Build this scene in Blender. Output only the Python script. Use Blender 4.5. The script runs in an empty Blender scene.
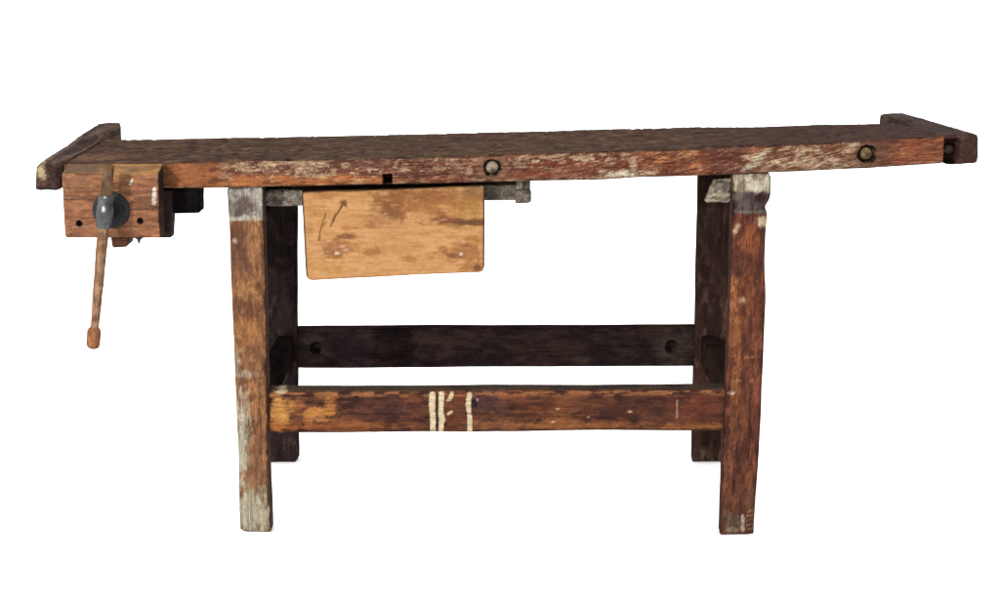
import bpy, bmesh, math
import numpy as np
from mathutils import Vector

# ------------------------------------------------------------------ scene
sc = bpy.context.scene
COL = sc.collection
sc.view_settings.view_transform = 'Standard'
sc.view_settings.look = 'None'
sc.view_settings.exposure = 0
sc.view_settings.gamma = 1
sc.view_settings.use_curve_mapping = False

PITCH = math.radians(12.65); FPX = 1550.0; CY = -3.10; CH = 1.198
cp, sp_ = math.cos(PITCH), math.sin(PITCH)
cam = bpy.data.cameras.new('camera'); camo = bpy.data.objects.new('camera', cam); COL.objects.link(camo)
camo.location = (0, CY, CH); camo.rotation_euler = (math.pi/2 - PITCH, 0, 0)
cam.sensor_width = 36; cam.lens = FPX/1000*36; cam.clip_end = 500; cam.clip_start = 0.05
sc.camera = camo

def F(px, py, y0, sl=0.0):
    """survey: a point seen in the photograph, on the upright plane y = y0 + sl*x -> metres"""
    a = (px-500)/FPX; b = (303.5-py)/FPX
    dx, dy, dz = a, cp + b*sp_, -sp_ + b*cp
    t = (y0 - CY)/(dy - sl*dx)
    return np.array([dx*t, CY + dy*t, CH + dz*t])
SL = -0.020                      # the bench stands a touch askew

# ------------------------------------------------------------------ numpy noise
def _h(ix, iy, iz, s):
    n = (ix*374761393 + iy*668265263 + iz*1274126177 + s*974634777) & 0xffffffff
    n = ((n ^ (n >> 13))*1274126177) & 0xffffffff
    n = (n ^ (n >> 16)) & 0xffffffff
    n = (n*2246822519) & 0xffffffff
    return ((n ^ (n >> 15)) & 0xffffff)/float(0xffffff)
def vn(P, s=0):
    I = np.floor(P).astype(np.int64); f = P-I; f = f*f*(3-2*f)
    r = 0
    for a in (0, 1):
        wx = f[:,0] if a else 1-f[:,0]
        for b in (0, 1):
            wy = f[:,1] if b else 1-f[:,1]
            for c in (0, 1):
                wz = f[:,2] if c else 1-f[:,2]
                r = r + wx*wy*wz*_h(I[:,0]+a, I[:,1]+b, I[:,2]+c, s)
    return r
def fbm(P, sc3, o=4, s=0, g=0.55):
    Q = P*np.array(sc3, float); r = 0; w = 1.0; t = 0
    for k in range(o):
        r = r + w*vn(Q + 17.3*k, s+k*7); t += w; w *= g; Q = Q*2.03
    r = r/t
    return np.clip((r-0.5)*1.7+0.5, 0, 1)
def sst(a, b, x):
    t = np.clip((x-a)/(b-a), 0, 1); return t*t*(3-2*t)

# ------------------------------------------------------------------ colour helpers
KALB = 3.0
def lin(c):
    c = np.asarray(c, float)/255.0
    return np.where(c <= 0.04045, c/12.92, ((c+0.055)/1.055)**2.4)
class Paint:
    """stains, worn paint and bare wood of a part, kept per vertex"""
    def __init__(s, P, base, gr=(170, 170, 170)):
        s.P = P; s.c = np.tile(np.array(base, float), (len(P), 1))
        s.n1 = fbm(P, (60, 60, 60), 4, 3); s.n2 = fbm(P, gr, 4, 9, .7); s.n0 = fbm(P, (18, 18, 18), 3, 5)
    def mix(s, m, col):
        m = np.clip(m, 0, 1)[:, None]; s.c = s.c*(1-m) + np.array(col, float)*m; return s
    def ell(s, px, py, rx, rz, col, st=1.0, soft=0.45, nz=0.9, y0=0.0, ang=0.0, fine=1.0):
        """patch centred where the photo shows it; radii in photo pixels at the bench (2 mm each)"""
        c = F(px, py, y0, SL if y0 < 0.3 else 0); k = 0.00200
        dx = (s.P[:,0]-c[0])/k; dz = (s.P[:,2]-c[2])/k
        ca, sa = math.cos(ang), math.sin(ang)
        u = (dx*ca + dz*sa)/rx; v = (-dx*sa + dz*ca)/rz
        d = np.sqrt(u*u+v*v) + nz*(s.n1-0.5)*2*0.6 + fine*(s.n2-0.5)
        return s.mix(st*sst(1+soft, 1-soft, d), col)
    def seg(s, x0, z0, x1, z1, w, col, st=1.0, soft=0.4, y0=0.0, wob=0.5, rag=.6):
        a = F(x0, z0, y0, SL if y0 < .3 else 0); b = F(x1, z1, y0, SL if y0 < .3 else 0); k = 0.002
        A = np.array([a[0], a[2]]); B = np.array([b[0], b[2]]); Q = s.P[:, [0, 2]]
        Q = Q + (np.stack([s.n1, s.n0], 1)-0.5)*k*wob*2
        t = np.clip(((Q-A)@(B-A))/max(1e-9, (B-A)@(B-A)), 0, 1)
        d = np.linalg.norm(Q-(A+t[:, None]*(B-A)), axis=1)/(k*w) + (s.n1-0.5)*rag
        return s.mix(st*sst(1+soft, 1-soft, d), col)
    def thr(s, n, t, w, col, st=1.0, where=None):
        m = st*sst(t-w, t+w, n)
        if where is not None: m = m*where
        return s.mix(m, col)

# ------------------------------------------------------------------ materials
def wood_mat(name, axis='x', rough=0.8, spec=0.02, grain=0.42, bump=0.5, crack=.5):
    m = bpy.data.materials.new(name); m.use_nodes = True; nt = m.node_tree; N = nt.nodes; L = nt.links
    b = N['Principled BSDF']; b.inputs['Specular IOR Level'].default_value = spec
    at = N.new('ShaderNodeAttribute'); at.attribute_name = 'Col'
    tc = N.new('ShaderNodeTexCoord'); mp = N.new('ShaderNodeMapping'); L.new(tc.outputs['Object'], mp.inputs[0])
    s = {'x': (14, 190, 190), 'z': (190, 190, 14), 'y': (190, 14, 190), '0': (90, 90, 90)}[axis]
    mp.inputs['Scale'].default_value = s
    n1 = N.new('ShaderNodeTexNoise'); n1.inputs['Scale'].default_value = 1.0; n1.inputs['Detail'].default_value = 6; n1.inputs['Roughness'].default_value = .65
    L.new(mp.outputs[0], n1.inputs['Vector'])
    n2 = N.new('ShaderNodeTexNoise'); n2.inputs['Scale'].default_value = 420; n2.inputs['Detail'].default_value = 3
    L.new(tc.outputs['Object'], n2.inputs['Vector'])
    ad = N.new('ShaderNodeMath'); ad.operation = 'ADD'; L.new(n1.outputs[0], ad.inputs[0]); L.new(n2.outputs[0], ad.inputs[1])
    mr = N.new('ShaderNodeMapRange'); mr.inputs['From Min'].default_value = .65; mr.inputs['From Max'].default_value = 1.35
    mr.inputs['To Min'].default_value = 1-grain; mr.inputs['To Max'].default_value = 1+grain
    L.new(ad.outputs[0], mr.inputs[0])
    vm = N.new('ShaderNodeVectorMath'); vm.operation = 'SCALE'; L.new(at.outputs['Color'], vm.inputs[0]); L.new(mr.outputs[0], vm.inputs['Scale'])
    # drying cracks and open grain: thin dark lines along the board
    ck = N.new('ShaderNodeMapping'); L.new(tc.outputs['Object'], ck.inputs[0])
    ck.inputs['Scale'].default_value = {'x': (5, 260, 330), 'z': (330, 260, 5), 'y': (300, 5, 300), '0': (60, 60, 60)}[axis]
    n3 = N.new('ShaderNodeTexNoise'); n3.inputs['Scale'].default_value = 1; n3.inputs['Detail'].default_value = 3; n3.inputs['Distortion'].default_value = .6
    L.new(ck.outputs[0], n3.inputs['Vector'])
    cr = N.new('ShaderNodeMapRange'); cr.inputs['From Min'].default_value = .60; cr.inputs['From Max'].default_value = .67
    cr.inputs['To Min'].default_value = 1; cr.inputs['To Max'].default_value = 1-crack
    L.new(n3.outputs[0], cr.inputs[0])
    v2 = N.new('ShaderNodeVectorMath'); v2.operation = 'SCALE'; L.new(vm.outputs[0], v2.inputs[0]); L.new(cr.outputs[0], v2.inputs['Scale'])
    ad0 = ad; ad = N.new('ShaderNodeMath'); ad.operation = 'ADD'; L.new(ad0.outputs[0], ad.inputs[0]); L.new(cr.outputs[0], ad.inputs[1])
    L.new(v2.outputs[0], b.inputs['Base Color'])
    r = N.new('ShaderNodeMapRange'); r.inputs['To Min'].default_value = rough-.15; r.inputs['To Max'].default_value = rough+.2
    L.new(n1.outputs[0], r.inputs[0]); L.new(r.outputs[0], b.inputs['Roughness'])
    bp = N.new('ShaderNodeBump'); bp.inputs['Strength'].default_value = bump; bp.inputs['Distance'].default_value = .003
    L.new(ad.outputs[0], bp.inputs['Height']); L.new(bp.outputs[0], b.inputs['Normal'])
    return m
M_X = wood_mat('worn_wood_lengthwise', 'x'); M_Z = wood_mat('worn_wood_upright', 'z'); M_Y = wood_mat('worn_wood_crosswise', 'y')
M_K = wood_mat('dark_stained_wood', 'x', .85, 0.0, .4, .4); M_KZ = wood_mat('dark_stained_wood_upright', 'z', .85, 0.0, .4, .4)
M_D = wood_mat('drawer_front_wood', 'x', .7, .06, .16, .3, .16)
M_V = wood_mat('vise_wood', 'x', .7, .06, .34, .4, .35)
M_I = wood_mat('dark_iron', '0', .45, .15, .45, .5, .3)
M_I.node_tree.nodes['Principled BSDF'].inputs['Metallic'].default_value = 0.25

# ------------------------------------------------------------------ geometry
def finish(name, V, faces, cols, mat, parent, label=None, smooth=True):
    V = np.asarray(V, float); c = (V.min(0)+V.max(0))/2
    me = bpy.data.meshes.new(name); me.from_pydata((V-c).tolist(), [], [list(map(int, f)) for f in faces]); me.update()
    if smooth:
        me.polygons.foreach_set('use_smooth', np.ones(len(me.polygons), bool))
    a = me.color_attributes.new('Col', 'FLOAT_COLOR', 'POINT')
    rgba = np.ones((len(V), 4)); rgba[:, :3] = lin(np.clip(cols, 0, 255))/KALB
    a.data.foreach_set('color', rgba.ravel().astype(np.float32))
    me.materials.append(mat)
    o = bpy.data.objects.new(name, me); COL.objects.link(o)
    if parent is not None: o.parent = parent
    # parents all sit without rotation; keep world place
    off = Vector(c)
    p = parent
    while p is not None: off = off - p.location; p = p.parent
    o.location = off
    if label: o['label'] = label
    return o

def lines(L, step, r, extra=()):
    h = L/2; n = max(2, int(round((L-2*r)/step)))
    a = list(np.linspace(-h+r, h-r, n+1)) + [-h, -h+r*.12, -h+r*.3, -h+r*.6, h, h-r*.12, h-r*.3, h-r*.6]
    for (c, w, st) in extra:
        a += list(np.arange(c-w, c+w, st))
    a = np.unique(np.clip(np.round(a, 6), -h, h))
    keep = [a[0]]
    for q in a[1:]:
        if q-keep[-1] > 2e-4: keep.append(q)
    keep[-1] = h
    return np.array(keep)

def board(name, X0, X1, front, back, mat, parent, paint, step=(.0022, .004, .0022), r=.004, amp=.0006,
          gs=(6, 60, 60), chip=.003, holes=(), warp=None, rc=0, label=None, ex=((), (), ()), wave=0.001, top_amp=0, top_gs=(6,60,60), seed=0, mott_amp=.15):
    """a weathered board. front/back: four world points each: bottom-left, bottom-right, top-right, top-left."""
    Fp = np.array(front, float); Bp = np.array(back, float)
    lx = (np.linalg.norm(Fp[1]-Fp[0])+np.linalg.norm(Fp[2]-Fp[3]))/2
    lz = (np.linalg.norm(Fp[3]-Fp[0])+np.linalg.norm(Fp[2]-Fp[1]))/2
    ly = np.mean(np.linalg.norm(Bp-Fp, axis=1))
    L = np.array([lx, ly, lz]); r = min(r, L.min()*.45); h = L/2
    gx, gy, gz = (lines(L[i], step[i], r, ex[i]) for i in range(3))
    nx, ny, nz = len(gx), len(gy), len(gz)
    def idx(i, j, k): return (i*ny+j)*nz+k
    faces = []
    def quad(A, flip):
        a = A[:-1, :-1].ravel(); b = A[1:, :-1].ravel(); c = A[1:, 1:].ravel(); d = A[:-1, 1:].ravel()
        faces.append(np.stack([a, d, c, b] if flip else [a, b, c, d], 1))
    I, J, K = np.arange(nx), np.arange(ny), np.arange(nz)
    quad(idx(I[:, None], 0, K[None]), False); quad(idx(I[:, None], ny-1, K[None]), True)
    quad(idx(I[:, None], J[None], 0), True); quad(idx(I[:, None], J[None], nz-1), False)
    quad(idx(0, J[:, None], K[None]), True); quad(idx(nx-1, J[:, None], K[None]), False)
    Fc = np.concatenate(faces); u, inv = np.unique(Fc, return_inverse=True); Fc = inv.reshape(Fc.shape)
    ii = u//(ny*nz); jj = (u//nz) % ny; kk = u % nz
    p = np.stack([gx[ii], gy[jj], gz[kk]], 1)
    if rc:                                                # rounded lower corners in the x-z outline
        q = p[:, [0, 2]]; lim = np.array([h[0]-rc, h[2]-rc])
        inn = np.stack([np.clip(q[:,0], -lim[0], lim[0]), np.maximum(q[:,1], -lim[1])], 1)
        d = q-inn; both = (np.abs(d[:,0]) > 1e-9) & (np.abs(d[:,1]) > 1e-9)
        nd = np.linalg.norm(d, axis=1); mx = np.abs(d).max(1)
        sc_ = np.where(both, mx/np.maximum(nd, 1e-9), 1.0)
        q2 = inn + d*sc_[:, None]; p[:, 0] = q2[:, 0]; p[:, 2] = q2[:, 1]
    inner = np.clip(p, -(h-r), h-r); d = p-inner
    if rc: d[:, 0] = np.where(np.abs(p[:,0]) > h[0]-r, d[:,0], d[:,0])
    n = d/np.maximum(np.linalg.norm(d, axis=1), 1e-9)[:, None]
    near = (np.abs(d) > 1e-7).sum(1)
    mx = np.abs(d).max(1)
    # points on a face have d of size r along its normal; pull edge points on to the round
    p = inner + n*np.minimum(mx, r)[:, None]*1.0
    t = p/L + .5
    T = t[:, 0:1], t[:, 1:2], t[:, 2:3]
    def bil(Q): return (Q[0]*(1-T[0])*(1-T[2]) + Q[1]*T[0]*(1-T[2]) + Q[2]*T[0]*T[2] + Q[3]*(1-T[0])*T[2])
    P = bil(Fp)*(1-T[1]) + bil(Bp)*T[1]
    if warp is not None: P = warp(P, t)
    S = P + seed
    w = (fbm(S, (5, 5, 5), 2, 31)-.5)
    g = fbm(S, gs, 5, 40+seed)-.5
    dis = wave*2*w + amp*2*g
    if top_amp:
        tg = fbm(S, top_gs, 5, 77+seed); pit = sst(.55, .8, fbm(S, (70, 130, 60), 3, 90))
        up = np.clip(n[:, 2], 0, 1)
        dis = dis + up*top_amp*((tg-.5)*2 - 1.2*pit)
    e = np.clip((near >= 2)*1.0, 0, 1)
    ch = sst(.48, .85, fbm(S, (22, 22, 22), 4, 60+seed)) + .5*sst(.5, .8, fbm(S, (90, 90, 90), 3, 66))
    dis = dis - e*chip*ch
    P = P + n*dis[:, None]
    Ppaint = P.copy()
    for (hx, hz, hr, dep, kind) in holes:                 # recesses cut into the front face
        frontm = (t[:, 1] < .02) | ((n[:, 1] < -.5))
        if kind == 'round':
            dd = np.hypot(P[:, 0]-hx, P[:, 2]-hz)
            m = sst(hr+.0006, hr-.0008, dd)
        else:
            w2, h2 = hr
            dd = np.maximum(np.abs(P[:, 0]-hx)-w2, np.abs(P[:, 2]-hz)-h2)
            m = sst(.0008, -.0006, dd)
        P[:, 1] += np.where(frontm, m*dep, 0)
    cols = paint(Ppaint, t, n)
    gm = (np.array(gs)+40)*2.2
    mott = fbm(Ppaint, gm, 4, 500, .75)-.5
    cols = cols*(1+mott_amp*2*mott)[:, None]
    return finish(name, P, Fc, cols, mat, parent, label)

def px_board(name, pts, y0, depth, mat, parent, paint, sl=SL, ybk=None, **kw):
    """pts: front-face outline BL, BR, TR, TL as seen; the board runs straight back by depth"""
    f = [F(x, y, y0, sl) for x, y in pts]; b = [q + np.array([0, depth, 0]) for q in f]
    return board(name, 0, 0, f, b, mat, parent, paint, **kw)

def lathe(name, a, axis, prof, mat, parent, col, seg=40, nz=.0004, label=None, var=.25, paint=None):
    """prof: list of (distance along axis, radius) from point a"""
    a = np.array(a, float); ax = np.array(axis, float); ax /= np.linalg.norm(ax)
    t = np.array([1, 0, 0]) if abs(ax[0]) < .8 else np.array([0, 0, 1]); e1 = np.cross(ax, t); e1 /= np.linalg.norm(e1); e2 = np.cross(ax, e1)
    # resample
    pr = []
    for (d0, r0), (d1, r1) in zip(prof[:-1], prof[1:]):
        n = max(1, int(math.hypot(d1-d0, r1-r0)/.003))
        for k in range(n): pr.append((d0+(d1-d0)*k/n, r0+(r1-r0)*k/n))
    pr.append(prof[-1])
    V = []
    th = np.arange(seg)/seg*2*math.pi
    for d, r in pr:
        r = max(r, 1e-5)
        V.append(a + ax*d + r*(np.cos(th)[:, None]*e1 + np.sin(th)[:, None]*e2))
    V = np.concatenate(V); n = len(pr)
    N_ = V - (a + ((V-a)@ax)[:, None]*ax); N_ /= np.maximum(np.linalg.norm(N_, axis=1), 1e-9)[:, None]
    V = V + N_*((fbm(V, (120, 120, 60), 3, 12)-.5)*2*nz)[:, None]
    Fc = [(i*seg+j, i*seg+(j+1) % seg, (i+1)*seg+(j+1) % seg, (i+1)*seg+j) for i in range(n-1) for j in range(seg)]
    Fc.append(list(range(seg))[::-1]); Fc.append([(n-1)*seg+j for j in range(seg)])
    cols = np.tile(np.array(col, float), (len(V), 1))*(1+var*2*(fbm(V, (80, 80, 80), 4, 21)-.5))[:, None]
    if paint: cols = paint(V, cols)
    o = finish(name, V, Fc, cols, mat, parent, label)
    me = o.data; bm = bmesh.new(); bm.from_mesh(me); bmesh.ops.recalc_face_normals(bm, faces=bm.faces); bm.to_mesh(me); bm.free()
    me.polygons.foreach_set('use_smooth', np.ones(len(me.polygons), bool))
    try: me.set_sharp_from_angle(angle=math.radians(40))
    except Exception: pass
    return o

# ------------------------------------------------------------------ the bench
bench = bpy.data.objects.new('workbench', None); COL.objects.link(bench); bench.empty_display_size = .3
bench['label'] = 'old worn wooden joiner\'s workbench with side vise, hanging drawer and flaking paint'
bench['category'] = 'workbench'

# ---- benchtop plank
TY = -0.012
TOPL = [(62,164),(165,162.5),(220,160.5),(300,158.5),(400,157),(500,154),(600,151.5),(700,147.5),(800,143),(900,138),(946,135.5)]
BOTL = [(62,190.5),(165,188.5),(220,188),(300,186.5),(400,185),(500,182.3),(600,179.8),(640,177.8),(700,175.7),(790,172.6),(870,168.3),(946,163)]
BKL = [(60,139),(124,139),(330,136.2),(500,132),(600,128.7),(760,126),(880,123),(960,121)]
tw = np.array([F(x, y, TY, SL) for x, y in TOPL]); bw = np.array([F(x, y, TY, SL) for x, y in BOTL]); kw_ = np.array([F(x, y, .355) for x, y in BKL])
def ztop(x): return np.interp(x, tw[:,0], tw[:,2])
def zbot(x): return np.interp(x, bw[:,0], bw[:,2])
def zbak(x): return np.interp(x, kw_[:,0], kw_[:,2])
XL, XR = F(63, 170, TY, SL)[0], F(944.5, 150, TY, SL)[0]
def ty(x): return TY + SL*x
fr = [np.array([XL, ty(XL), 0]), np.array([XR, ty(XR), 0]), np.array([XR, ty(XR), .056]), np.array([XL, ty(XL), .056])]
bk = [q*np.array([1, 0, 1]) + np.array([0, .355, 0]) for q in fr]
def warp_top(P, t):
    x = P[:, 0]; th = ztop(x)-zbot(x)
    zt = ztop(x)*(1-t[:,1]) + zbak(x)*t[:,1]
    zb = zbot(x)*(1-t[:,1]) + (zbak(x)-.055)*t[:,1]
    P = P.copy(); P[:, 2] = zb + (zt-zb)*t[:,2]; return P
def paint_top(P, t, n):
    pt = Paint(P, (128, 72, 50), (70, 200, 300)); x = P[:, 0]; v = t[:, 2]; E = lambda *a, **k: pt.ell(*a, y0=TY, **k)
    D = P.copy(); D[:, 2] -= np.where(D[:, 0] < .12, .07*D[:, 0]-.0216, .25*D[:, 0]-.0432)                  # the grain runs slightly slanting
    G = fbm(D, (9, 60, 150), 4, 101); G2 = fbm(D, (26, 90, 210), 4, 117); G3 = fbm(P, (45, 60, 90), 4, 131)
    pt.thr(G, .55, .12, (92, 52, 42), .8); pt.thr(G2, .6, .1, (158, 92, 58), .6)
    def X(px): return F(px, 170, TY, SL)[0]
    def band(a, b, s=12): return sst(X(a-s), X(a+s), x)*sst(X(b+s), X(b-s), x)
    # bare orange wood
    pt.mix(band(165, 235)*.8*sst(.2, .6, G3+.25), (170, 106, 64))
    pt.mix(band(230, 395)*sst(.45, .3, v+.25*(G-.5))*.9, (188, 112, 62))
    pt.mix(band(225, 420)*sst(.38, .6, v+.2*(G3-.5))*.75, (104, 68, 56))
    pt.mix(band(395, 520)*.6, (128, 72, 54)); pt.mix(band(395, 700)*sst(.45, .7, G)*.8, (98, 52, 42))
    pt.mix(band(520, 640)*.45, (132, 62, 46))
    pt.mix(band(640, 712, 8)*sst(.42, .52, G2)*.95, (190, 108, 62))
    pt.mix(band(706, 748, 8)*.7, (100, 54, 46))
    pt.mix(band(768, 860)*.5, (150, 100, 76)); pt.mix(band(880, 946, 8)*.85*sst(.3, .6, G2+.1), (172, 100, 66))
    pt.mix(band(862, 892, 8)*.7, (110, 78, 64)); pt.mix(band(163, 176, 4)*.5, (110, 66, 44))  # narrow brown strip beside the jaw paints in the jaw's shadow
    # flaking pale paint
    W = band(222, 335)*.75*sst(.2, .4, v) + band(335, 480)*.4 + band(515, 610)*sst(.4, .65, v)*.9 + band(765, 862)*.95 + band(480, 780)*.25 + band(862, 946)*.12
    pt.mix(sst(.60, .68, G2)*W, (196, 160, 122)); pt.mix(sst(.60, .66, G3)*W*.9, (206, 182, 146))
    pt.mix(sst(.62, .7, fbm(D, (30, 60, 330), 3, 151))*band(765, 862)*.9, (212, 190, 160))
    for a in [(240,167,9,4),(268,165,8,5),(308,164,14,4),(300,172,5,5),(322,163,6,3),(352,173,4,2),(345,166,5,3),(437,168,6,3),(405,171,6,2),(470,170,4,4),(545,157,22,2.5),(520,166,6,1.6),(585,158,10,2),
              (619,172.5,20,4),(634,164,5,7),(628,157,6,3),(752,157,10,2),(700,168,3,2),(650,173,5,1.8)]:
        E(*a, (202, 172, 134), .85, soft=.35, nz=.9, fine=.9)
    E(626, 173, 20, 3.2, (212, 203, 176), .95, nz=.6); E(754, 163, 13, 4.5, (206, 196, 168), .9, nz=.8, ang=.75); E(762,155,10,3,(210,196,165),.8,ang=.7)
    for px in (772, 785, 798, 812, 828, 842): E(px, 165-((px-770)*.06), 9, 2.4, (206, 184, 150), .75, ang=.25, fine=1.0)
    E(592, 178, 20, 1.5, (200,180,150), .6); E(480, 180, 8, 2, (196,180,150), .7)
    G6 = fbm(P, (95, 120, 130), 4, 165, .7); pt.mix(sst(.5, .6, G6)*.75*band(225, 560)*sst(.25, .45, v), (100, 62, 50)); pt.mix(sst(.66, .72, G6)*.8*band(225, 620)*sst(.3, .5, v), (206, 178, 140))
    G4 = fbm(D, (70, 210, 460), 4, 163, .7); G5 = fbm(D, (40, 160, 120), 4, 164, .7)
    pt.mix(sst(.52, .62, G4)*(.3*band(200, 560)+.6*band(560, 950)), (108, 62, 46)); pt.mix(sst(.6, .68, G5)*.5*band(200, 900), (88, 50, 40)); pt.mix(sst(.66, .74, 1-G4)*.45*band(225, 862), (200, 168, 132))
    # bruised ring round the bolt recesses; inside them shade is painted dark
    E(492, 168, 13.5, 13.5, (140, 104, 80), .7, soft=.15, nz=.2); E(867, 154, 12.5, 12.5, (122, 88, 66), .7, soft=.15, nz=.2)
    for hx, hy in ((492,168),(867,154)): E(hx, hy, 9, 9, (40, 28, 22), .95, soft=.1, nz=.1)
    # worn arris: pale line along the bottom edge, frayed top one
    pt.mix(sst(.10, .02, v)*sst(.4, .6, G3)*.6*(n[:,2] > -.9), (178, 150, 116))
    pt.mix(sst(.9, .99, v)*(n[:,1] < -.3)*sst(.45, .62, G3)*.5, (170, 118, 84))
    # grimy working surface
    up = sst(.25, .75, n[:, 2] + .55*(G3-.5) + (.35*(G2-.5)))
    T1 = fbm(P, (8, 90, 40), 5, 171); T2 = fbm(P, (60, 110, 40), 4, 181); T3 = fbm(P, (3, 9, 9), 3, 191)
    c = np.tile(np.array((104., 74, 58)), (len(P), 1))
    cc = Paint(P, (0, 0, 0)); cc.c = c
    cc.thr(T1, .52, .2, (66, 47, 41), .7); cc.thr(T3, .5, .2, (96, 68, 54), .5)
    cc.thr(T2, .62, .08, (124, 92, 72), .42); cc.thr(T2, .80, .05, (158, 126, 98), .4)
    cc.thr(T1, .78, .08, (120, 100, 68), .6); cc.thr(1-T2, .7, .08, (46, 33, 30), .5)
    cc.mix(sst(X(640), X(800), x)*.45, (72, 48, 46))
    dst = np.hypot((x-X(84))*.6, (P[:,1]-.09)); cc.mix(sst(.055, .02, dst+.03*(T2-.5)*2)*.7*sst(.4,.6,T2+.1), (170, 140, 104))
    cc.mix(sst(X(190), X(90), x)*.4*sst(.3, .7, T3), (128, 84, 60))
    pt.c = pt.c*(1-up[:, None]) + cc.c*up[:, None]
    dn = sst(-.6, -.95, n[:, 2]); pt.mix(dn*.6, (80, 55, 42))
    g_ = pt.c.mean(1, keepdims=True); pt.c = g_ + (pt.c-g_)*.92
    return pt.c
b1 = F(492, 168, TY, SL); b2 = F(867, 154, TY, SL); nt_ = F(387, 180, TY, SL); lx = XR-XL; mid = (XL+XR)/2
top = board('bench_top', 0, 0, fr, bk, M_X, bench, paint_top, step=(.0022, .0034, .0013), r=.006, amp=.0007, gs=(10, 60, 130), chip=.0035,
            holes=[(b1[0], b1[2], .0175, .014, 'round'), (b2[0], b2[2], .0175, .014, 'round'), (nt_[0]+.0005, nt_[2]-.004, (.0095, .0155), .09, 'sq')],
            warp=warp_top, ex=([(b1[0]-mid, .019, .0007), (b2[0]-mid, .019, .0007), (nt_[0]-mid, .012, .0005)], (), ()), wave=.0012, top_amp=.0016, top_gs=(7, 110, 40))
# bolts deep in their recesses
for q, cl in ((b1, (140, 124, 108)), (b2, (118, 98, 72))):
    lathe('bolt_head', (q[0], ty(q[0])+.0125, q[2]), (0, -1, 0), [(0, 0), (0, .0128), (.0032, .0120), (.0040, .0095), (.0036, .005), (.0042, 0)], M_Y, top, cl, seg=28, nz=.0009, var=.7)

# ---- end caps
def cap(front_px, back_px, y1, th, inner, holes=(), pale=None, colb=(76, 52, 46), face=(92, 58, 48), exx=()):
    f = [F(x, y, TY-.004, SL) for x, y in front_px]
    bt = [F(x, y, y1) for x, y in back_px]              # top-left, top-right at the back
    b = [bt[0]-np.array([0, 0, th]), bt[1]-np.array([0, 0, th]), bt[1], bt[0]]
    def paint(P, t, n):
        pt = Paint(P, colb); G = fbm(P, (80, 8, 80), 4, 201); T = fbm(P, (60, 60, 60), 4, 207)
        pt.thr(G, .5, .15, (56, 40, 38), .8); pt.thr(T, .66, .05, (118, 96, 84), .4); pt.thr(T, .25, -.05, (44, 32, 32), .5)
        m = sst(.3, .8, -n[:, 1])
        pt.mix(m, face); pt.mix(m*sst(.5, .7, T)*.6, tuple(c*.7 for c in face)); pt.mix(m*sst(.66, .75, T)*.4, (140, 100, 84))
        if pale: pt.ell(*pale, (206, 182, 140), .95, y0=TY, nz=.7)
        return pt.c
    def warp_cap(P, t):                                   # planed down level with the plank on its inner side, proud only at the back
        P = P.copy(); x = P[:, 0]; q = np.clip((P[:, 1]-ty(x))/.367, 0, 1)
        pl = ztop(x)*(1-q) + zbak(x)*q; hump = np.maximum(P[:, 2]-pl-.001, 0)*sst(.55, .95, t[:, 2])
        side = t[:, 0] if inner > 0 else 1-t[:, 0]
        P[:, 2] -= hump*sst(-.1, .9, side)*sst(.36, .26, P[:, 1]); return P
    return board('end_cap', 0, 0, f, b, M_Y, bench, paint, step=(.0025, .004, .002), r=.008, amp=.0008, gs=(60, 8, 60), chip=.004, holes=holes, warp=warp_cap, wave=.001, ex=(exx, (), ()))
cap([(34.5,190.5),(61.5,190.5),(61.5,163.5),(35.5,163.5)], [(97,123),(121.5,121.5)], .53, .065, 1, pale=(42,172,5,8), colb=(112, 88, 74), face=(70, 54, 50))
sl_ = F(951.5, 152, TY, SL); cL = F(944.6, 150, TY, SL)[0]; cR = F(979, 150, TY, SL)[0]
rc_ = cap([(944.6,165),(979,163.2),(979,133.5),(944.6,136)], [(879,113),(905,112.5)], .53, .065, -1, colb=(84, 61, 54), face=(78, 54, 49),
    holes=[(sl_[0], sl_[2]-.010, (.0155, .036), .045, 'sq')], exx=[(sl_[0]-(cL+cR)/2, .019, .0007)])
lathe('bolt_head', (sl_[0]+.002, ty(sl_[0])+.040, sl_[2]+.002), (0, -1, 0), [(0, 0), (0, .0095), (.012, .0092), (.0145, .006), (.015, 0)], M_I, rc_, (84, 68, 62), seg=24, nz=.0008, var=.4)

# ---- tool tray let in behind the plank
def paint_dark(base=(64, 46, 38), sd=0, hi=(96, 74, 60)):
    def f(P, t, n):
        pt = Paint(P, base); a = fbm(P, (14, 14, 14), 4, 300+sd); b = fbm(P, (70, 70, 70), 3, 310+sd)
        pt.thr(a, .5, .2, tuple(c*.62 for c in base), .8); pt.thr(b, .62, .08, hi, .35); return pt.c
    return f
za, zb_ = float(zbak(XL+.1)), float(zbak(XR-.1))
f = [np.array([XL, .357, za-.062]), np.array([XR, .357, zb_-.062]), np.array([XR, .357, zb_-.036]), np.array([XL, .357, za-.036])]
board('tool_tray', 0, 0, f, [q+np.array([0, .155, 0]) for q in f], M_X, bench, paint_dark((82, 58, 46)), step=(.008, .006, .005), r=.003)

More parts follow.
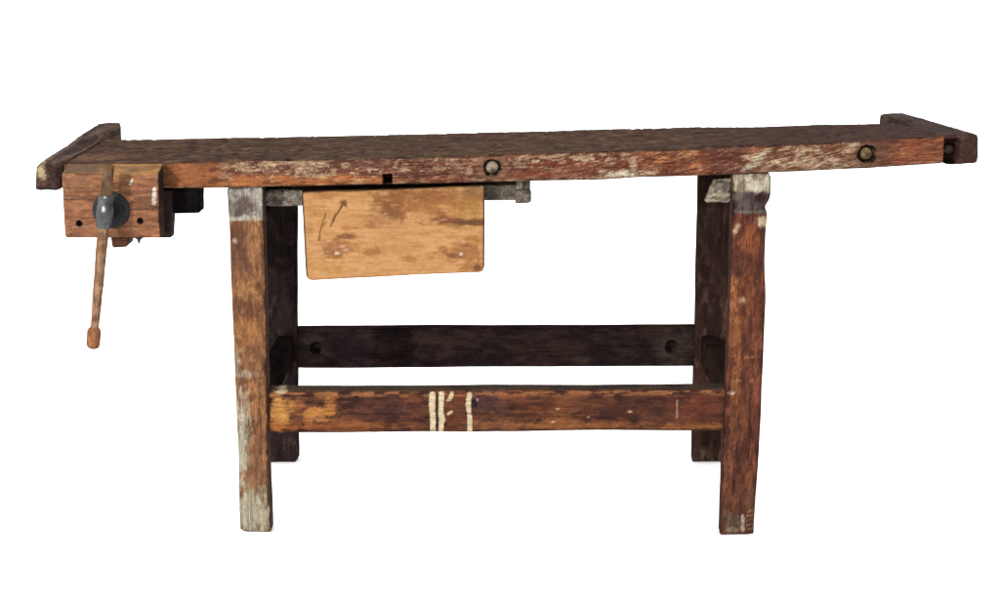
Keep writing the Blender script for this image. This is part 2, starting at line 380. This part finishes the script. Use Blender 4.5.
# ---- legs
LEG_D = .036
def paint_ll(P, t, n):
    pt = Paint(P, (162, 108, 70), (260, 200, 70)); E = pt.ell
    A = fbm(P, (28, 28, 9), 4, 401); B = fbm(P, (110, 110, 30), 4, 411)
    pt.thr(A, .5, .12, (120, 76, 54), .85); pt.thr(B, .62, .08, (188, 132, 82), .5); pt.thr(1-B, .68, .06, (92, 58, 44), .5)
    E(240,256,13,26,(116, 76, 60), .75); E(256,246,7,18,(176,120,78),.6); E(250,290,12,16,(182,128,76),.8); E(243,310,14,10,(112,72,54),.75); E(252,330,14,14,(178,118,70),.8); E(248,350,8,10,(150,96,60),.6); E(258,395,8,22,(186,128,80),.7)
    E(243,375,20,2.2,(176,160,134),.8, nz=.5); E(246,372,8,2,(206,188,158),.7)
    E(238,365,3.5,14,(178,166,142),.7)
    E(242,430,8,42,(160,148,124),.75, nz=1.1, fine=.9); E(246,410,5,24,(196,182,152),.5, fine=1.1)
    E(262,455,9,30,(158,106,72),.6); E(256,475,14,10,(150,106,78),.5)
    E(255,512,26,26,(160,150,122),.85, nz=.8); pt.thr(B, .6, .08, (130, 108, 82), .5, sst(.22, .1, t[:,2]))
    E(240,524,3,9,(84,66,52),.6); E(258,526,3,6,(110,80,60),.7); E(255,533,20,1.6,(56,44,36),.8)
    E(246,522,2,5,(196,190,166),.6); E(236,241,3,3,(214,196,178),.8,fine=.6); E(240,350,3,4,(196,170,130),.6)
    # old paint block under the top
    m = F(245, 220, 0, SL)[2]; g = sst(m-.002, m+.001, P[:,2] + .010*(pt.n1-.5))
    pt.mix(g, (150, 138, 128)); pt.thr(A, .48, .1, (96, 76, 74), .85, g); pt.thr(B, .58, .06, (196, 190, 178), .75, g); pt.thr(pt.n1, .62, .05, (206, 200, 188), .7, g); pt.thr(1-pt.n1, .7, .05, (74, 60, 58), .6, g)
    E(243,205,10,9,(104,84,82),.7,fine=1.); E(234,192,7,4,(176,166,150),.7); E(257,195,6,5,(180,170,156),.7); E(232,208,4,10,(150,142,128),.7)
    pt.mix(sst(.006, .002, np.abs(P[:,2]-m-.002+.003*(pt.n0-.5)))*.9, (192, 182, 162))
    C4 = fbm(P, (200, 200, 60), 4, 421, .7); pt.mix(sst(.55, .65, C4)*.4*(1-.8*g), (92, 62, 46)); E(240,440,5,50,(206,196,172),.8,fine=1.3); E(252,512,20,20,(206,196,168),.7,fine=1.3)
    g_ = pt.c.mean(1, keepdims=True); pt.c = g_ + (pt.c-g_)*.9
    side = sst(.5, .9, n[:, 0]); pt.mix(side*.75, (58, 42, 36))  # inward-facing side coloured darker, shade put into the paint
    return pt.c
def paint_rl(P, t, n):
    pt = Paint(P, (112, 62, 46), (260, 200, 70)); E = pt.ell
    A = fbm(P, (24, 24, 10), 4, 501); B = fbm(P, (110, 110, 26), 4, 511)
    pt.thr(A, .5, .14, (88, 50, 42), .85); pt.thr(B, .6, .08, (146, 84, 56), .6); pt.thr(1-B, .7, .06, (66, 40, 34), .5)
    E(738,345,4,60,(164,100,58),.7,fine=.8); E(734,295,4,20,(186,116,66),.7); E(748,290,6,18,(150,86,52),.6); E(732,430,3,70,(148,92,58),.55,fine=.8)
    E(752,243,12,10,(168,92,54),.6); E(762,222,6,5,(206,182,140),.95,nz=.5); E(736,231,4,3,(200,170,140),.8); E(738,226,3,2,(200,170,140),.7); E(743,300,3.4,3.4,(176,150,112),.85,nz=.2)
    E(740,381,3,2,(190,140,100),.6); E(752,381,3,3,(170,120,84),.5); E(732,393,4,1.6,(206,180,150),.9)
    E(742,357,16,1.4,(176,116,72),.6); E(745,503,20,16,(118,80,54),.5); E(733,520,12,11,(104,88,70),.7); E(748,508,16,4,(90,60,44),.5)
    pt.seg(743,516,743,531,1.8,(196,178,164),.9); E(731,531,5,4,(150,142,120),.7)
    for k in range(5): pt.seg(747, 512+k*4.5, 753, 511+k*4.5, .8, (158, 122, 82), .8)
    E(740,536,22,1.5,(60,46,38),.8)
    m = F(750, 213, 0, SL)[2]; m2 = F(750, 190, 0, SL)[2]
    g = sst(m-.002, m+.002, P[:,2]+.010*(pt.n0-.5)+.010*(pt.n1-.5)); pt.mix(g, (78, 64, 64)); pt.thr(A, .5, .1, (54, 40, 40), .8, g); pt.thr(pt.n1, .66, .06, (128, 112, 100), .5, g)
    g2 = sst(m2-.004, m2+.003, P[:,2]+.016*(pt.n0-.5)+.004*(pt.n1-.5)); pt.mix(g2, (186, 172, 142)); pt.thr(B, .6, .05, (140, 118, 94), .8, g2); pt.thr(pt.n1, .66, .05, (214, 208, 184), .8, g2)
    E(760,197,5,5,(58,32,26),.85); E(767,182,5,7,(204,198,178),.7); E(738,197,6,4,(168,158,136),.5); E(752,212,18,1.6,(130,116,104),.7)
    C4 = fbm(P, (200, 200, 60), 4, 521, .7); pt.mix(sst(.52, .64, C4)*.45*(1-.85*g), (70, 42, 34))
    g_ = pt.c.mean(1, keepdims=True); pt.c = (g_ + (pt.c-g_)*.9)*1.06
    side = sst(-.5, -.9, n[:, 0]); pt.mix(side*.7, (66, 42, 34))  # inner side of this leg painted dark for shade
    return pt.c
def notch(P, t):
    P = P.copy(); zn = F(768, 207, 0, SL)[2]; zm = F(768, 262, 0, SL)[2]
    P[:, 0] -= sst(.6, 1, t[:, 0])*(.0055*np.exp(-((P[:, 2]-zn)/.010)**2) + .0035*sst(zm-.09, zm, P[:, 2])*sst(zn+.03, zn, P[:, 2])); return P
def leg(pts, y0, paint, sl, rear=False, seed=0, warp=None):
    f = [F(x, y, y0, sl) for x, y in pts]
    for k in (2, 3): f[k][2] += .005
    for k in (0, 1): f[k][2] = 0.002                     # stands on the floor
    b = [q + np.array([0, LEG_D, 0]) for q in f]
    return board('leg', 0, 0, f, b, M_KZ if rear else M_Z, bench, paint, step=(.0022, .005, .003), r=.004, amp=.0009, gs=(60, 60, 9), chip=.005, wave=.003 if not rear else .0015, seed=seed, warp=warp)
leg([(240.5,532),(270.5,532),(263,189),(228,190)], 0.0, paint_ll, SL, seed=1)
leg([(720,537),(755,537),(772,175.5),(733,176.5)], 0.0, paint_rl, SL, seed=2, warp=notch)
RY = .476
def paint_rearleg(base, hi, sd):
    def f(P, t, n):
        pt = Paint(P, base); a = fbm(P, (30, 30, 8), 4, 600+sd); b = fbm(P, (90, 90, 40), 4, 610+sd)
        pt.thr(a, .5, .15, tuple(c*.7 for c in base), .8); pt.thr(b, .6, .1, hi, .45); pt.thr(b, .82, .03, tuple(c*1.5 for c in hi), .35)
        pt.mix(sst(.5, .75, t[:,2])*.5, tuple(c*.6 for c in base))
        return pt.c
    return f
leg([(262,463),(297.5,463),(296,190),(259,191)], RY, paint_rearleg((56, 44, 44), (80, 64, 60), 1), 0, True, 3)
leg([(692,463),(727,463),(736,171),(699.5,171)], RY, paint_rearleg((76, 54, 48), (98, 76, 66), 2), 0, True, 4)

# ---- rails
def paint_rail(P, t, n):
    pt = Paint(P, (96, 60, 46), (90, 200, 260)); R = .012; E = lambda *a, **k: pt.ell(*a, y0=R, **k); S = lambda *a, **k: pt.seg(*a, y0=R, **k)
    A = fbm(P, (22, 40, 40), 4, 701); B = fbm(P, (40, 120, 130), 4, 711); x = P[:, 0]; v = t[:, 2]
    pt.thr(A, .5, .14, (72, 46, 40), .85); pt.thr(B, .6, .08, (134, 82, 54), .55); pt.thr(1-B, .68, .07, (52, 34, 32), .5)
    E(279,412,12,16,(210,150,82),.9,fine=.8); E(272,425,6,6,(176,112,58),.7); E(316,414,14,8,(206,140,76),.85,fine=.9); E(300,405,6,6,(170,110,66),.6); E(330,404,7,10,(188,122,66),.7); E(322,420,10,3,(196,140,84),.6)
    E(345,425,60,5,(164,98,56),.65,fine=1.); E(290,427,24,3,(172,96,50),.6); E(385,405,30,16,(84,54,50),.6)
    E(412,398,10,5,(140,82,52),.6); E(455,405,16,22,(122,70,48),.6); E(490,402,16,17,(82,58,58),.75); E(508,396,14,3.5,(148,88,58),.6)
    E(495,425,30,5,(150,100,70),.6,fine=.9); E(545,402,30,14,(116,66,46),.5); E(564,412,12,16,(150,94,58),.5,fine=.9); E(580,425,90,4,(170,108,62),.6,fine=1.); E(536,397,5,4,(60,42,40),.6)
    E(640,408,40,14,(84,50,44),.6); E(700,408,26,14,(120,62,48),.5); E(700,426,30,4,(168,106,60),.6,fine=1.)
    for q in [(558,409,2.2,1.2),(588,417,1.6,1.2),(630,412,2.5,1.4),(553,422,2,1),(477,400,1.4,1.4)]: E(*q, (208, 180, 150), .9, nz=.2)
    S(677,401,677,418,.9,(166,140,122),.8)
    # chipped pale arris and grey top
    arr = sst(.80, .9, v)*sst(.99, .93, v)*(n[:,1] < -.2)
    pt.mix(arr*sst(.35, .6, B)*.8, (178, 118, 76))
    up = sst(.5, .9, n[:,2]); pt.mix(up, (88, 68, 54)); pt.mix(up*sst(.5,.7,A)*.6, (58, 44, 38))
    E(281,392,6,2.2,(216,194,160),.95,nz=.4)
    # brushed cream marks
    for q in [(432,394.5,432,405,3.0),(432,405,433.5,433,3.0),(441,394.5,441,404,2.8),(441,404,440,412,3.0),(440,410,442,420,3.1),(442,420,440.5,433,2.8),(469.5,394.5,468,405,2.5),(468,405,470,418,2.4),(470,418,469.5,432,2.5)]:
        S(*q, (230, 212, 174), .97, soft=.12, wob=.15, rag=.25)
    S(437,394,437,431,1.4,(60,32,26),.85)
    S(451.5,394,449,400,1.8,(222,200,158),.95,soft=.2); S(448,400,447,401,1.0,(222,200,158),.9); S(451,412,448,414,1.4,(222,196,150),.95,soft=.2)
    S(474,402,475,405,2.4,(44,30,34),.8)
    return pt.c
px_board('front_rail', [(268.6,432.6),(728,430.6),(728,388.6),(267.8,391)], .012, .042, M_X, bench, paint_rail, step=(.0020, .005, .0018), r=.003, amp=.0006, gs=(12, 60, 90), chip=.0025, wave=.0012, seed=0)
def paint_rear(P, t, n):
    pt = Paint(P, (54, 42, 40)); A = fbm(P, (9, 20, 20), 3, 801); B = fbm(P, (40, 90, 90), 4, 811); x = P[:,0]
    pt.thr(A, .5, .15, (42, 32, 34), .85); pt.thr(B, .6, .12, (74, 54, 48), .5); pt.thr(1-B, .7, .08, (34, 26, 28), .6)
    for q in [(313,348,18,18,(74,64,58),.6),(668,348,28,20,(88,76,68),.65),(560,348,30,14,(62,44,42),.6),(600,350,16,14,(34,30,32),.7),(645,350,12,16,(32,28,28),.7),(350,350,20,18,(40,32,38),.7),(430,340,44,7,(70,54,50),.5),(583,360,12,4,(84,72,64),.6)]:
        pt.ell(*q, y0=RY+.01, soft=.7)
    return pt.c
h1 = F(315.5, 348, RY+.01); h2 = F(672, 347, RY+.01)
RXm = (F(296,348,RY+.01)[0]+F(699,348,RY+.01)[0])/2
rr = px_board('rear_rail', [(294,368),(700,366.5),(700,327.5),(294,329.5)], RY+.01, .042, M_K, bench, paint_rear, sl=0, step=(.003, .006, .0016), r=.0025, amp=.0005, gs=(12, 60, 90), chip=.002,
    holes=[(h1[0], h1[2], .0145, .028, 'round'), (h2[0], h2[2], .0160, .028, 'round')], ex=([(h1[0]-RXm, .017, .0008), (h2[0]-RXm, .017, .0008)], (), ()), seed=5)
for q, rr_ in ((h1, .007), (h2, .008)):
    lathe('bolt_head', (q[0]-.001, RY+.0385, q[2]), (0, -1, 0), [(0, 0), (0, rr_), (.005, rr_*.95), (.0055, 0)], M_I, rr, (52, 40, 38), seg=20, var=.4)

# ---- side stretchers between front and rear legs, and bearers under the top
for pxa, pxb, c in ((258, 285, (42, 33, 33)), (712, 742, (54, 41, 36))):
    x0 = F(pxa, 400, 0)[0] if pxa < 500 else F(pxa+9, 400, 0)[0]
    x0 = (-.528 if pxa < 500 else .478); x1 = x0+.034
    RB = RY-LEG_D-.004
    f = [np.array([x0, LEG_D+.002, .25]), np.array([x1, LEG_D+.002, .25]), np.array([x1, LEG_D+.002, .318]), np.array([x0, LEG_D+.002, .318])]
    b = [q+np.array([0, RB, 0]) for q in f]
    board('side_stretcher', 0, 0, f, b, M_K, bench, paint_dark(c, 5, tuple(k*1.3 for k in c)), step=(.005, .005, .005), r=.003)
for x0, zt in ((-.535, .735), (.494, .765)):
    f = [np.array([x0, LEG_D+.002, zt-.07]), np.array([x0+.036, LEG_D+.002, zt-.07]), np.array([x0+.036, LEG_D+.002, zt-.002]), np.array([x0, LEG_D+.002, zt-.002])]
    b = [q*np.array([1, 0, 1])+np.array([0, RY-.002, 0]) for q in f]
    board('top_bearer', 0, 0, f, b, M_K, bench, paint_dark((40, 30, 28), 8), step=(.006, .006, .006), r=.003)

# ---- drawer runner, bracket, drawer
def paint_grey(dark=0.0, sd=0, base=(158, 148, 134)):
    def f(P, t, n):
        pt = Paint(P, base); A = fbm(P, (50, 50, 70), 4, 900+sd); B = fbm(P, (120, 120, 120), 3, 910+sd)
        pt.thr(A, .55, .1, (112, 98, 88), .8); pt.thr(B, .6, .08, (190, 184, 170), .5); pt.thr(1-A, .72, .05, (90, 70, 60), .6)
        if dark: pt.mix(np.full(len(P), dark), (84, 76, 68))
        return pt.c
    return f
px_board('drawer_runner', [(265,206),(303,206),(303,189.5),(265,190)], .06, .40, M_Y, bench, paint_grey(0, 1), step=(.003, .006, .002), r=.003, chip=.004, amp=.001)
px_board('drawer_runner', [(484,201),(518,200.5),(518,184),(484,185)], .06, .40, M_Y, bench, paint_grey(.45, 2), step=(.003, .006, .002), r=.003, chip=.004, amp=.001)
px_board('runner_bracket', [(515,204),(531.5,203),(531.5,190),(515,190)], .05, .03, M_Y, bench, paint_grey(.3, 3), step=(.002, .003, .002), r=.006, chip=.002, amp=.001)
px_board('runner_peg', [(516,192),(523.5,192),(523.5,180.0),(516,180.0)], .056, .012, M_Y, bench, paint_grey(.1, 4), step=(.002, .003, .002), r=.003, chip=.001, amp=.0005)
px_board('runner_peg', [(523.7,192),(530.5,192),(530.5,180.0),(523.7,180.0)], .058, .012, M_Y, bench, paint_grey(.6, 6), step=(.002, .003, .002), r=.002, chip=.001, amp=.0005)
px_board('corner_block', [(705,203.5),(732,202.5),(732,178),(715,180)], .05, .03, M_Y, bench, paint_grey(0, 5, (205, 194, 168)), step=(.002, .003, .002), r=.004, chip=.012, amp=.002, gs=(50,50,50), label='cream painted block beside the right front leg')

DY = .012
cf = [F(x, y, .062, SL) for x, y in [(290,200),(529,191.5),(529,179.5),(290,184)]]
board('gap_shade_board', 0, 0, cf, [q+np.array([0, .36, 0]) for q in cf], M_X, bench, paint_dark((40, 30, 26), 15), step=(.006, .006, .004), r=.002)  # added dark board, stands in for the shade in the gap above the drawer
drawer = bpy.data.objects.new('drawer', None); COL.objects.link(drawer); drawer.parent = bench
def paint_drawer(P, t, n):
    pt = Paint(P, (206, 153, 102), (80, 200, 280)); E = lambda *a, **k: pt.ell(*a, y0=DY, **k); S = lambda *a, **k: pt.seg(*a, y0=DY, **k)
    A = fbm(P, (12, 40, 40), 4, 1001); B = fbm(P, (30, 90, 160), 4, 1011); C = fbm(P, (60, 60, 90), 4, 1021)
    pt.thr(A, .5, .2, (198, 144, 90), .7); pt.thr(B, .62, .1, (216, 170, 116), .35); pt.thr(1-B, .68, .08, (182, 130, 70), .5)
    E(385,206,14,9,(132,86,56),.6,soft=.7,fine=1.5); E(372,218,20,4,(170,116,74),.5,soft=.7,fine=1.4); E(420,196,34,5,(150,100,66),.5,soft=.7,fine=1.5); E(466,198,18,8,(136,100,66),.45,soft=.7,fine=1.3)
    E(325,196,12,4,(172,112,64),.6,soft=.5); E(395,204,20,12,(142,90,52),.75,soft=.6,fine=1.2,nz=1.2); E(392,212,9,10,(120,78,50),.6,soft=.5); E(425,205,26,11,(160,104,60),.65,soft=.6,nz=1.3,fine=1.)
    E(450,200,32,9,(158,100,58),.55,soft=.6,nz=1.2,fine=1.); E(415,195,12,5,(146,96,58),.6,soft=.6); E(470,208,16,16,(172,124,64),.5,soft=.6); E(478,190,12,6,(132,96,66),.6,soft=.6)
    E(452,222,28,4,(150,98,60),.7,soft=.6,fine=1.); E(470,222,16,2.6,(104,70,48),.85,soft=.5,fine=.8); S(440,221,484,224,1.2,(112,72,50),.8,wob=2); E(440,220,10,3,(140,84,54),.8); E(380,222,9,5,(172,120,80),.6,soft=.6)
    S(434,222,446,219,.8,(196,156,120),.6)
    E(352,228,14,2.4,(168,110,62),.6); E(308,231,5,3,(160,110,66),.5); E(352,235,6,4,(150,92,56),.6); E(370,227,5,3,(150,98,60),.6)
    E(339,249,14,9,(158,102,66),.8,soft=.6,fine=1.2,nz=1.); E(347,236,8,2.6,(124,78,48),.7); E(332,255,10,4,(146,98,62),.6,soft=.5); E(342,246,3.4,1.5,(206,174,146),.7,fine=1.4); E(337,253,2.4,1.2,(226,206,182),.85,fine=1.2); E(346,250,3,1.3,(206,176,150),.8)
    E(372,252,8,4,(158,108,60),.7,soft=.5,fine=1.); E(410,260,9,3.4,(160,112,60),.7,soft=.6); E(358,247,4,3,(160,112,60),.6)
    E(463,252,16,7,(158,104,62),.7,soft=.6,fine=1.2,nz=1.2); E(455,256,8,3,(130,84,54),.7); E(461,254,2.0,1.6,(222,202,184),.9,fine=.9); E(476,240,9,6,(166,112,62),.6,soft=.6,fine=1.); E(472,266,10,6,(158,100,54),.6,soft=.6,fine=1.); E(477,268,3,3,(112,70,44),.8); E(443,250,6,3,(156,100,62),.6); E(466,245,10,2,(140,92,58),.6)
    S(331,226,343,203,.9,(96,66,34),.85); E(343,202,4.2,2.6,(118,76,44),.7,fine=1.2); S(343,203,346,206,1.0,(104,70,40),.7); S(333,220,336,214,1.5,(110,78,42),.7)
    S(318.5,240,322,224,.9,(128,92,46),.8); S(322,224,326,213,.8,(124,86,44),.8); S(323,226,326,222,.9,(130,90,50),.6)
    S(476,236,478,262,.7,(150,104,58),.6)
    edge = sst(.012, .003, t[:,0]) + sst(.986, .997, t[:,0]); pt.mix(edge*.9, (70, 46, 34))
    pt.mix(sst(.03, .0, t[:,2])*.4, (150, 102, 60)); pt.mix(sst(.97, 1., t[:,2])*sst(.45,.6,C)*.6, (130, 86, 54))
    return pt.c
f = [F(x, y, DY, SL) for x, y in [(306.5,280.5),(484.5,272.5),(485,185.5),(301.5,192.5)]]; b = [q+np.array([0, .02, 0]) for q in f]
board('drawer_front', 0, 0, f, b, M_D, drawer, paint_drawer, step=(.0016, .004, .0016), r=.003, amp=.0003, gs=(12, 50, 90), chip=.001, mott_amp=.09, rc=.013, wave=.0012, label='golden bare wood drawer front with brown stains and scratches')
fz0 = f[0][2]+.03; fz1 = f[1][2]+.03; ft = f[3][2]-.02
def plain(nm, x0, x1, y0, y1, z0, z1, c, parent=drawer, mat=M_Y):
    ff = [np.array([x0, y0, z0]), np.array([x1, y0, z0]), np.array([x1, y0, z1]), np.array([x0, y0, z1])]
    return board(nm, 0, 0, ff, [q+np.array([0, y1-y0, 0]) for q in ff], mat, parent, paint_dark(c, 11, tuple(min(255, k*1.3) for k in c)), step=(.006, .006, .006), r=.002, chip=.001)
xa, xb = f[3][0]+.018, f[2][0]-.018; yb = DY+.022+.01
plain('drawer_side', xa, xa+.012, yb, .40, fz0, ft, (150, 112, 72)); plain('drawer_side', xb-.012, xb, yb, .40, fz0, ft, (150, 112, 72))
plain('drawer_back', xa+.013, xb-.013, .386, .398, fz0, ft, (150, 112, 72)); plain('drawer_bottom', xa+.013, xb-.013, yb, .384, fz0, fz0+.006, (140, 104, 70))

# ---- vise
vise = bpy.data.objects.new('vise', None); COL.objects.link(vise); vise.parent = bench
JY = -.068; JT = .050
def paint_jaw(P, t, n):
    pt = Paint(P, (172, 112, 72), (90, 200, 260)); E = lambda *a, **k: pt.ell(*a, y0=JY, **k); S = lambda *a, **k: pt.seg(*a, y0=JY, **k)
    A = fbm(P, (18, 40, 60), 4, 1101); B = fbm(P, (34, 90, 170), 4, 1111)
    pt.thr(A, .5, .18, (150, 92, 62), .8); pt.thr(B, .6, .1, (192, 132, 88), .5); pt.thr(1-B, .66, .08, (118, 74, 54), .6)
    S(64,199,96,200,.8,(84,54,42),.85,wob=1.5); S(128,209,160,208,.9,(84,54,42),.85,wob=1.5); S(64,178,74,200,.7,(112,72,54),.6)
    E(80,184,12,7,(138,92,66),.6,soft=.5,fine=1.); E(70,215,8,10,(152,94,66),.5); E(140,214,14,6,(156,92,58),.5); E(143,203,12,5,(124,78,54),.6,soft=.5); E(150,232,10,4,(178,112,68),.6); E(72,236,10,3,(120,76,56),.5)
    S(130,184.5,132,180.5,1.3,(236,226,212),.95,soft=.2,wob=.2); S(153.5,203,154.5,189,1.9,(238,230,218),.97,soft=.2,wob=.3)
    for hx, hy in ((79,223.5),(140,221)): E(hx,hy,3.4,3.4,(30,20,20),.97,soft=.15,nz=.1,fine=.1)
    C4 = fbm(P, (60, 200, 260), 4, 1121, .7); pt.mix(sst(.55, .66, C4)*.35, (118, 78, 58))
    g_ = pt.c.mean(1, keepdims=True); pt.c = g_ + (pt.c-g_)*.88
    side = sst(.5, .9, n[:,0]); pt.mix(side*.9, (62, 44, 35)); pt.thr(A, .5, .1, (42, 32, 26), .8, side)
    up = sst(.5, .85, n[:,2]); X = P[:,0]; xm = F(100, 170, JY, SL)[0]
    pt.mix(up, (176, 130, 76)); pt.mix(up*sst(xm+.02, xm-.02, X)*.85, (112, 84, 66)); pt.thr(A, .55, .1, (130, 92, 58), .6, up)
    return pt.c
j1 = F(79, 223.5, JY, SL); j2 = F(140, 221, JY, SL); jm = (F(62.5,200,JY,SL)[0]+F(160,200,JY,SL)[0])/2
fj = [F(x, y, JY, SL) for x, y in [(64.5,238),(160.3,238),(158.5,173.5),(61.5,173)]]
bj = [q+np.array([0, JT, .0]) for q in fj]
for k, q in ((2, (158.5, 163)), (3, (62.5, 163.5))): bj[k] = np.array([fj[k][0], fj[k][1]+JT, F(q[0], q[1], JY+JT, SL)[2]])
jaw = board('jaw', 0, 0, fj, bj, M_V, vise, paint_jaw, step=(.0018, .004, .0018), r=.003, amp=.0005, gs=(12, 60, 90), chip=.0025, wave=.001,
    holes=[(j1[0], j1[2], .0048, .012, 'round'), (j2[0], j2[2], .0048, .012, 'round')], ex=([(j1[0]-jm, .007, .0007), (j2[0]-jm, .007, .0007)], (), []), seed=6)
# inner packing between jaw and bench edge
fk = [F(x, y, JY+JT+.002, SL) for x, y in [(70,238),(171,238),(171,191.5),(70,191.5)]]
board('inner_jaw', 0, 0, fk, [q+np.array([0, .04, 0]) for q in fk], M_V, vise, paint_dark((52, 38, 32), 12, (90, 66, 50)), step=(.003, .004, .003), r=.002, chip=.002, amp=.0008)
# flange, neck, hub, handle
fc = F(111.5, 210, JY, SL)
Yn = JY+SL*fc[0]
lathe('flange', (fc[0], Yn+.004, fc[2]), (0, -1, 0), [(0, 0), (0, .034), (.004, .0372), (.008, .0365), (.010, .032), (.011, .022), (.013, 0)], M_I, vise, (38, 39, 41), seg=48, nz=.0008)
lathe('screw_neck', (fc[0], Yn-.006, fc[2]), (0, -1, 0), [(0, 0), (0, .020), (.012, .014), (.045, .013), (.046, 0)], M_I, vise, (36, 36, 40), seg=40, nz=.0006)
Yh = Yn-.054
hub_c = F(103.5, 211.5, Yh)
hd_t = F(109, 164, Yh+.012); hd_b = F(93.5, 340, Yh-.012)
hd = hd_b-hd_t; hl = np.linalg.norm(hd); hd = hd/hl
hub_s = hd_t + hd*((hub_c-hd_t)@hd-.031)
def phub(V, c):  # white spots painted on the hub as metal glints
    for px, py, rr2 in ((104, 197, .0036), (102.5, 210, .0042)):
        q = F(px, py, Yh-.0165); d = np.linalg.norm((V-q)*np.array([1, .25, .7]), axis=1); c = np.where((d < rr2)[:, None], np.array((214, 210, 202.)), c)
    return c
lathe('screw_hub', hub_s, hd, [(0, 0), (0, .0130), (.002, .0152), (.018, .0146), (.022, .0162), (.042, .0162), (.046, .0146), (.062, .0152), (.064, .0130), (.064, 0)], M_I, vise, (88, 92, 92), seg=60, nz=.0008, paint=phub)
def ph(V, c):
    d = (V-hd_t)@hd; A = fbm(V, (150, 150, 20), 4, 1200)
    c = c*np.where(d < .08, .78, 1)[:, None]; c = c*(.85+.3*A)[:, None]
    m = sst(.55, .7, fbm(V, (60, 60, 60), 3, 1210))*.4
    return c*(1-m[:, None]) + np.array((120, 78, 52))*m[:, None]
handle = lathe('handle', hd_t, hd, [(0, 0), (0, .007), (.002, .0106), (.10, .0110), (.16, .0108), (.25, .0098), (hl-.025, .0082), (hl-.022, .0082)], M_Z, vise, (156, 120, 92), seg=28, nz=.0005, paint=ph)
lathe('handle_knob', hd_t+hd*(hl-.026), hd, [(0, 0), (0, .0080), (.003, .0115), (.010, .0135), (.034, .0135), (.041, .011), (.044, .005), (.044, 0)], M_Z, vise, (160, 108, 76), seg=28, nz=.0005)
# screw end and wing under the jaw, guide bar under the top
sc0 = F(121, 236, JY+.04, SL)
lathe('screw', (fc[0]+.004, JY+.04, fc[2]-.012), (0, 1, 0), [(0, 0), (0, .017), (.36, .017), (.36, 0)], M_I, vise, (40, 34, 34), seg=24, nz=.001)
px_board('screw_collar', [(112,248),(127,247),(130,236),(110,236)], JY+.03, .05, M_V, vise, paint_dark((112, 66, 44), 13), step=(.002, .003, .002), r=.003, chip=.003)
sk = F(138.5, 233, JY+.06, SL)
lathe('spike', sk, (0, 0, -1), [(0, 0), (0, .008), (.010, .009), (.014, .004), (.023, .001), (.023, 0)], M_I, vise, (40, 32, 30), seg=14, nz=.001)
px_board('guide_bar', [(160,214),(199.5,213),(199.5,187.5),(160,187.5)], .02, .05, M_Y, vise, paint_dark((22, 17, 19), 14, (34, 28, 30)), sl=0, step=(.003, .006, .002), r=.003, chip=.003)

# ------------------------------------------------------------------ floor: plain white
mw = bpy.data.materials.new('white_floor'); mw.use_nodes = True; nb = mw.node_tree.nodes['Principled BSDF']
nb.inputs['Base Color'].default_value = (.93, .93, .93, 1); nb.inputs['Roughness'].default_value = .9; nb.inputs['Specular IOR Level'].default_value = .1
me = bpy.data.meshes.new('floor'); s = 120
me.from_pydata([(-s, -s, 0), (s, -s, 0), (s, s, 0), (-s, s, 0)], [], [(0, 1, 2, 3)]); me.materials.append(mw)
fl = bpy.data.objects.new('floor', me); COL.objects.link(fl); fl['kind'] = 'structure'; fl['label'] = 'plain white seamless studio floor'

# ------------------------------------------------------------------ light
w = bpy.data.worlds.new('World'); sc.world = w; w.use_nodes = True
w.node_tree.nodes['Background'].inputs[0].default_value = (1, 1, 1, 1); w.node_tree.nodes['Background'].inputs[1].default_value = 2.25
ld = bpy.data.lights.new('key_lamp', 'AREA'); ld.shape = 'DISK'; ld.size = .14; ld.energy = 250; ld.color = (1, .985, .955)
lo = bpy.data.objects.new('key_lamp', ld); COL.objects.link(lo); lo.location = (-2.6, -3.6, 1.7)
lo.rotation_euler = (Vector((0, 0, .5))-lo.location).to_track_quat('-Z', 'Y').to_euler()
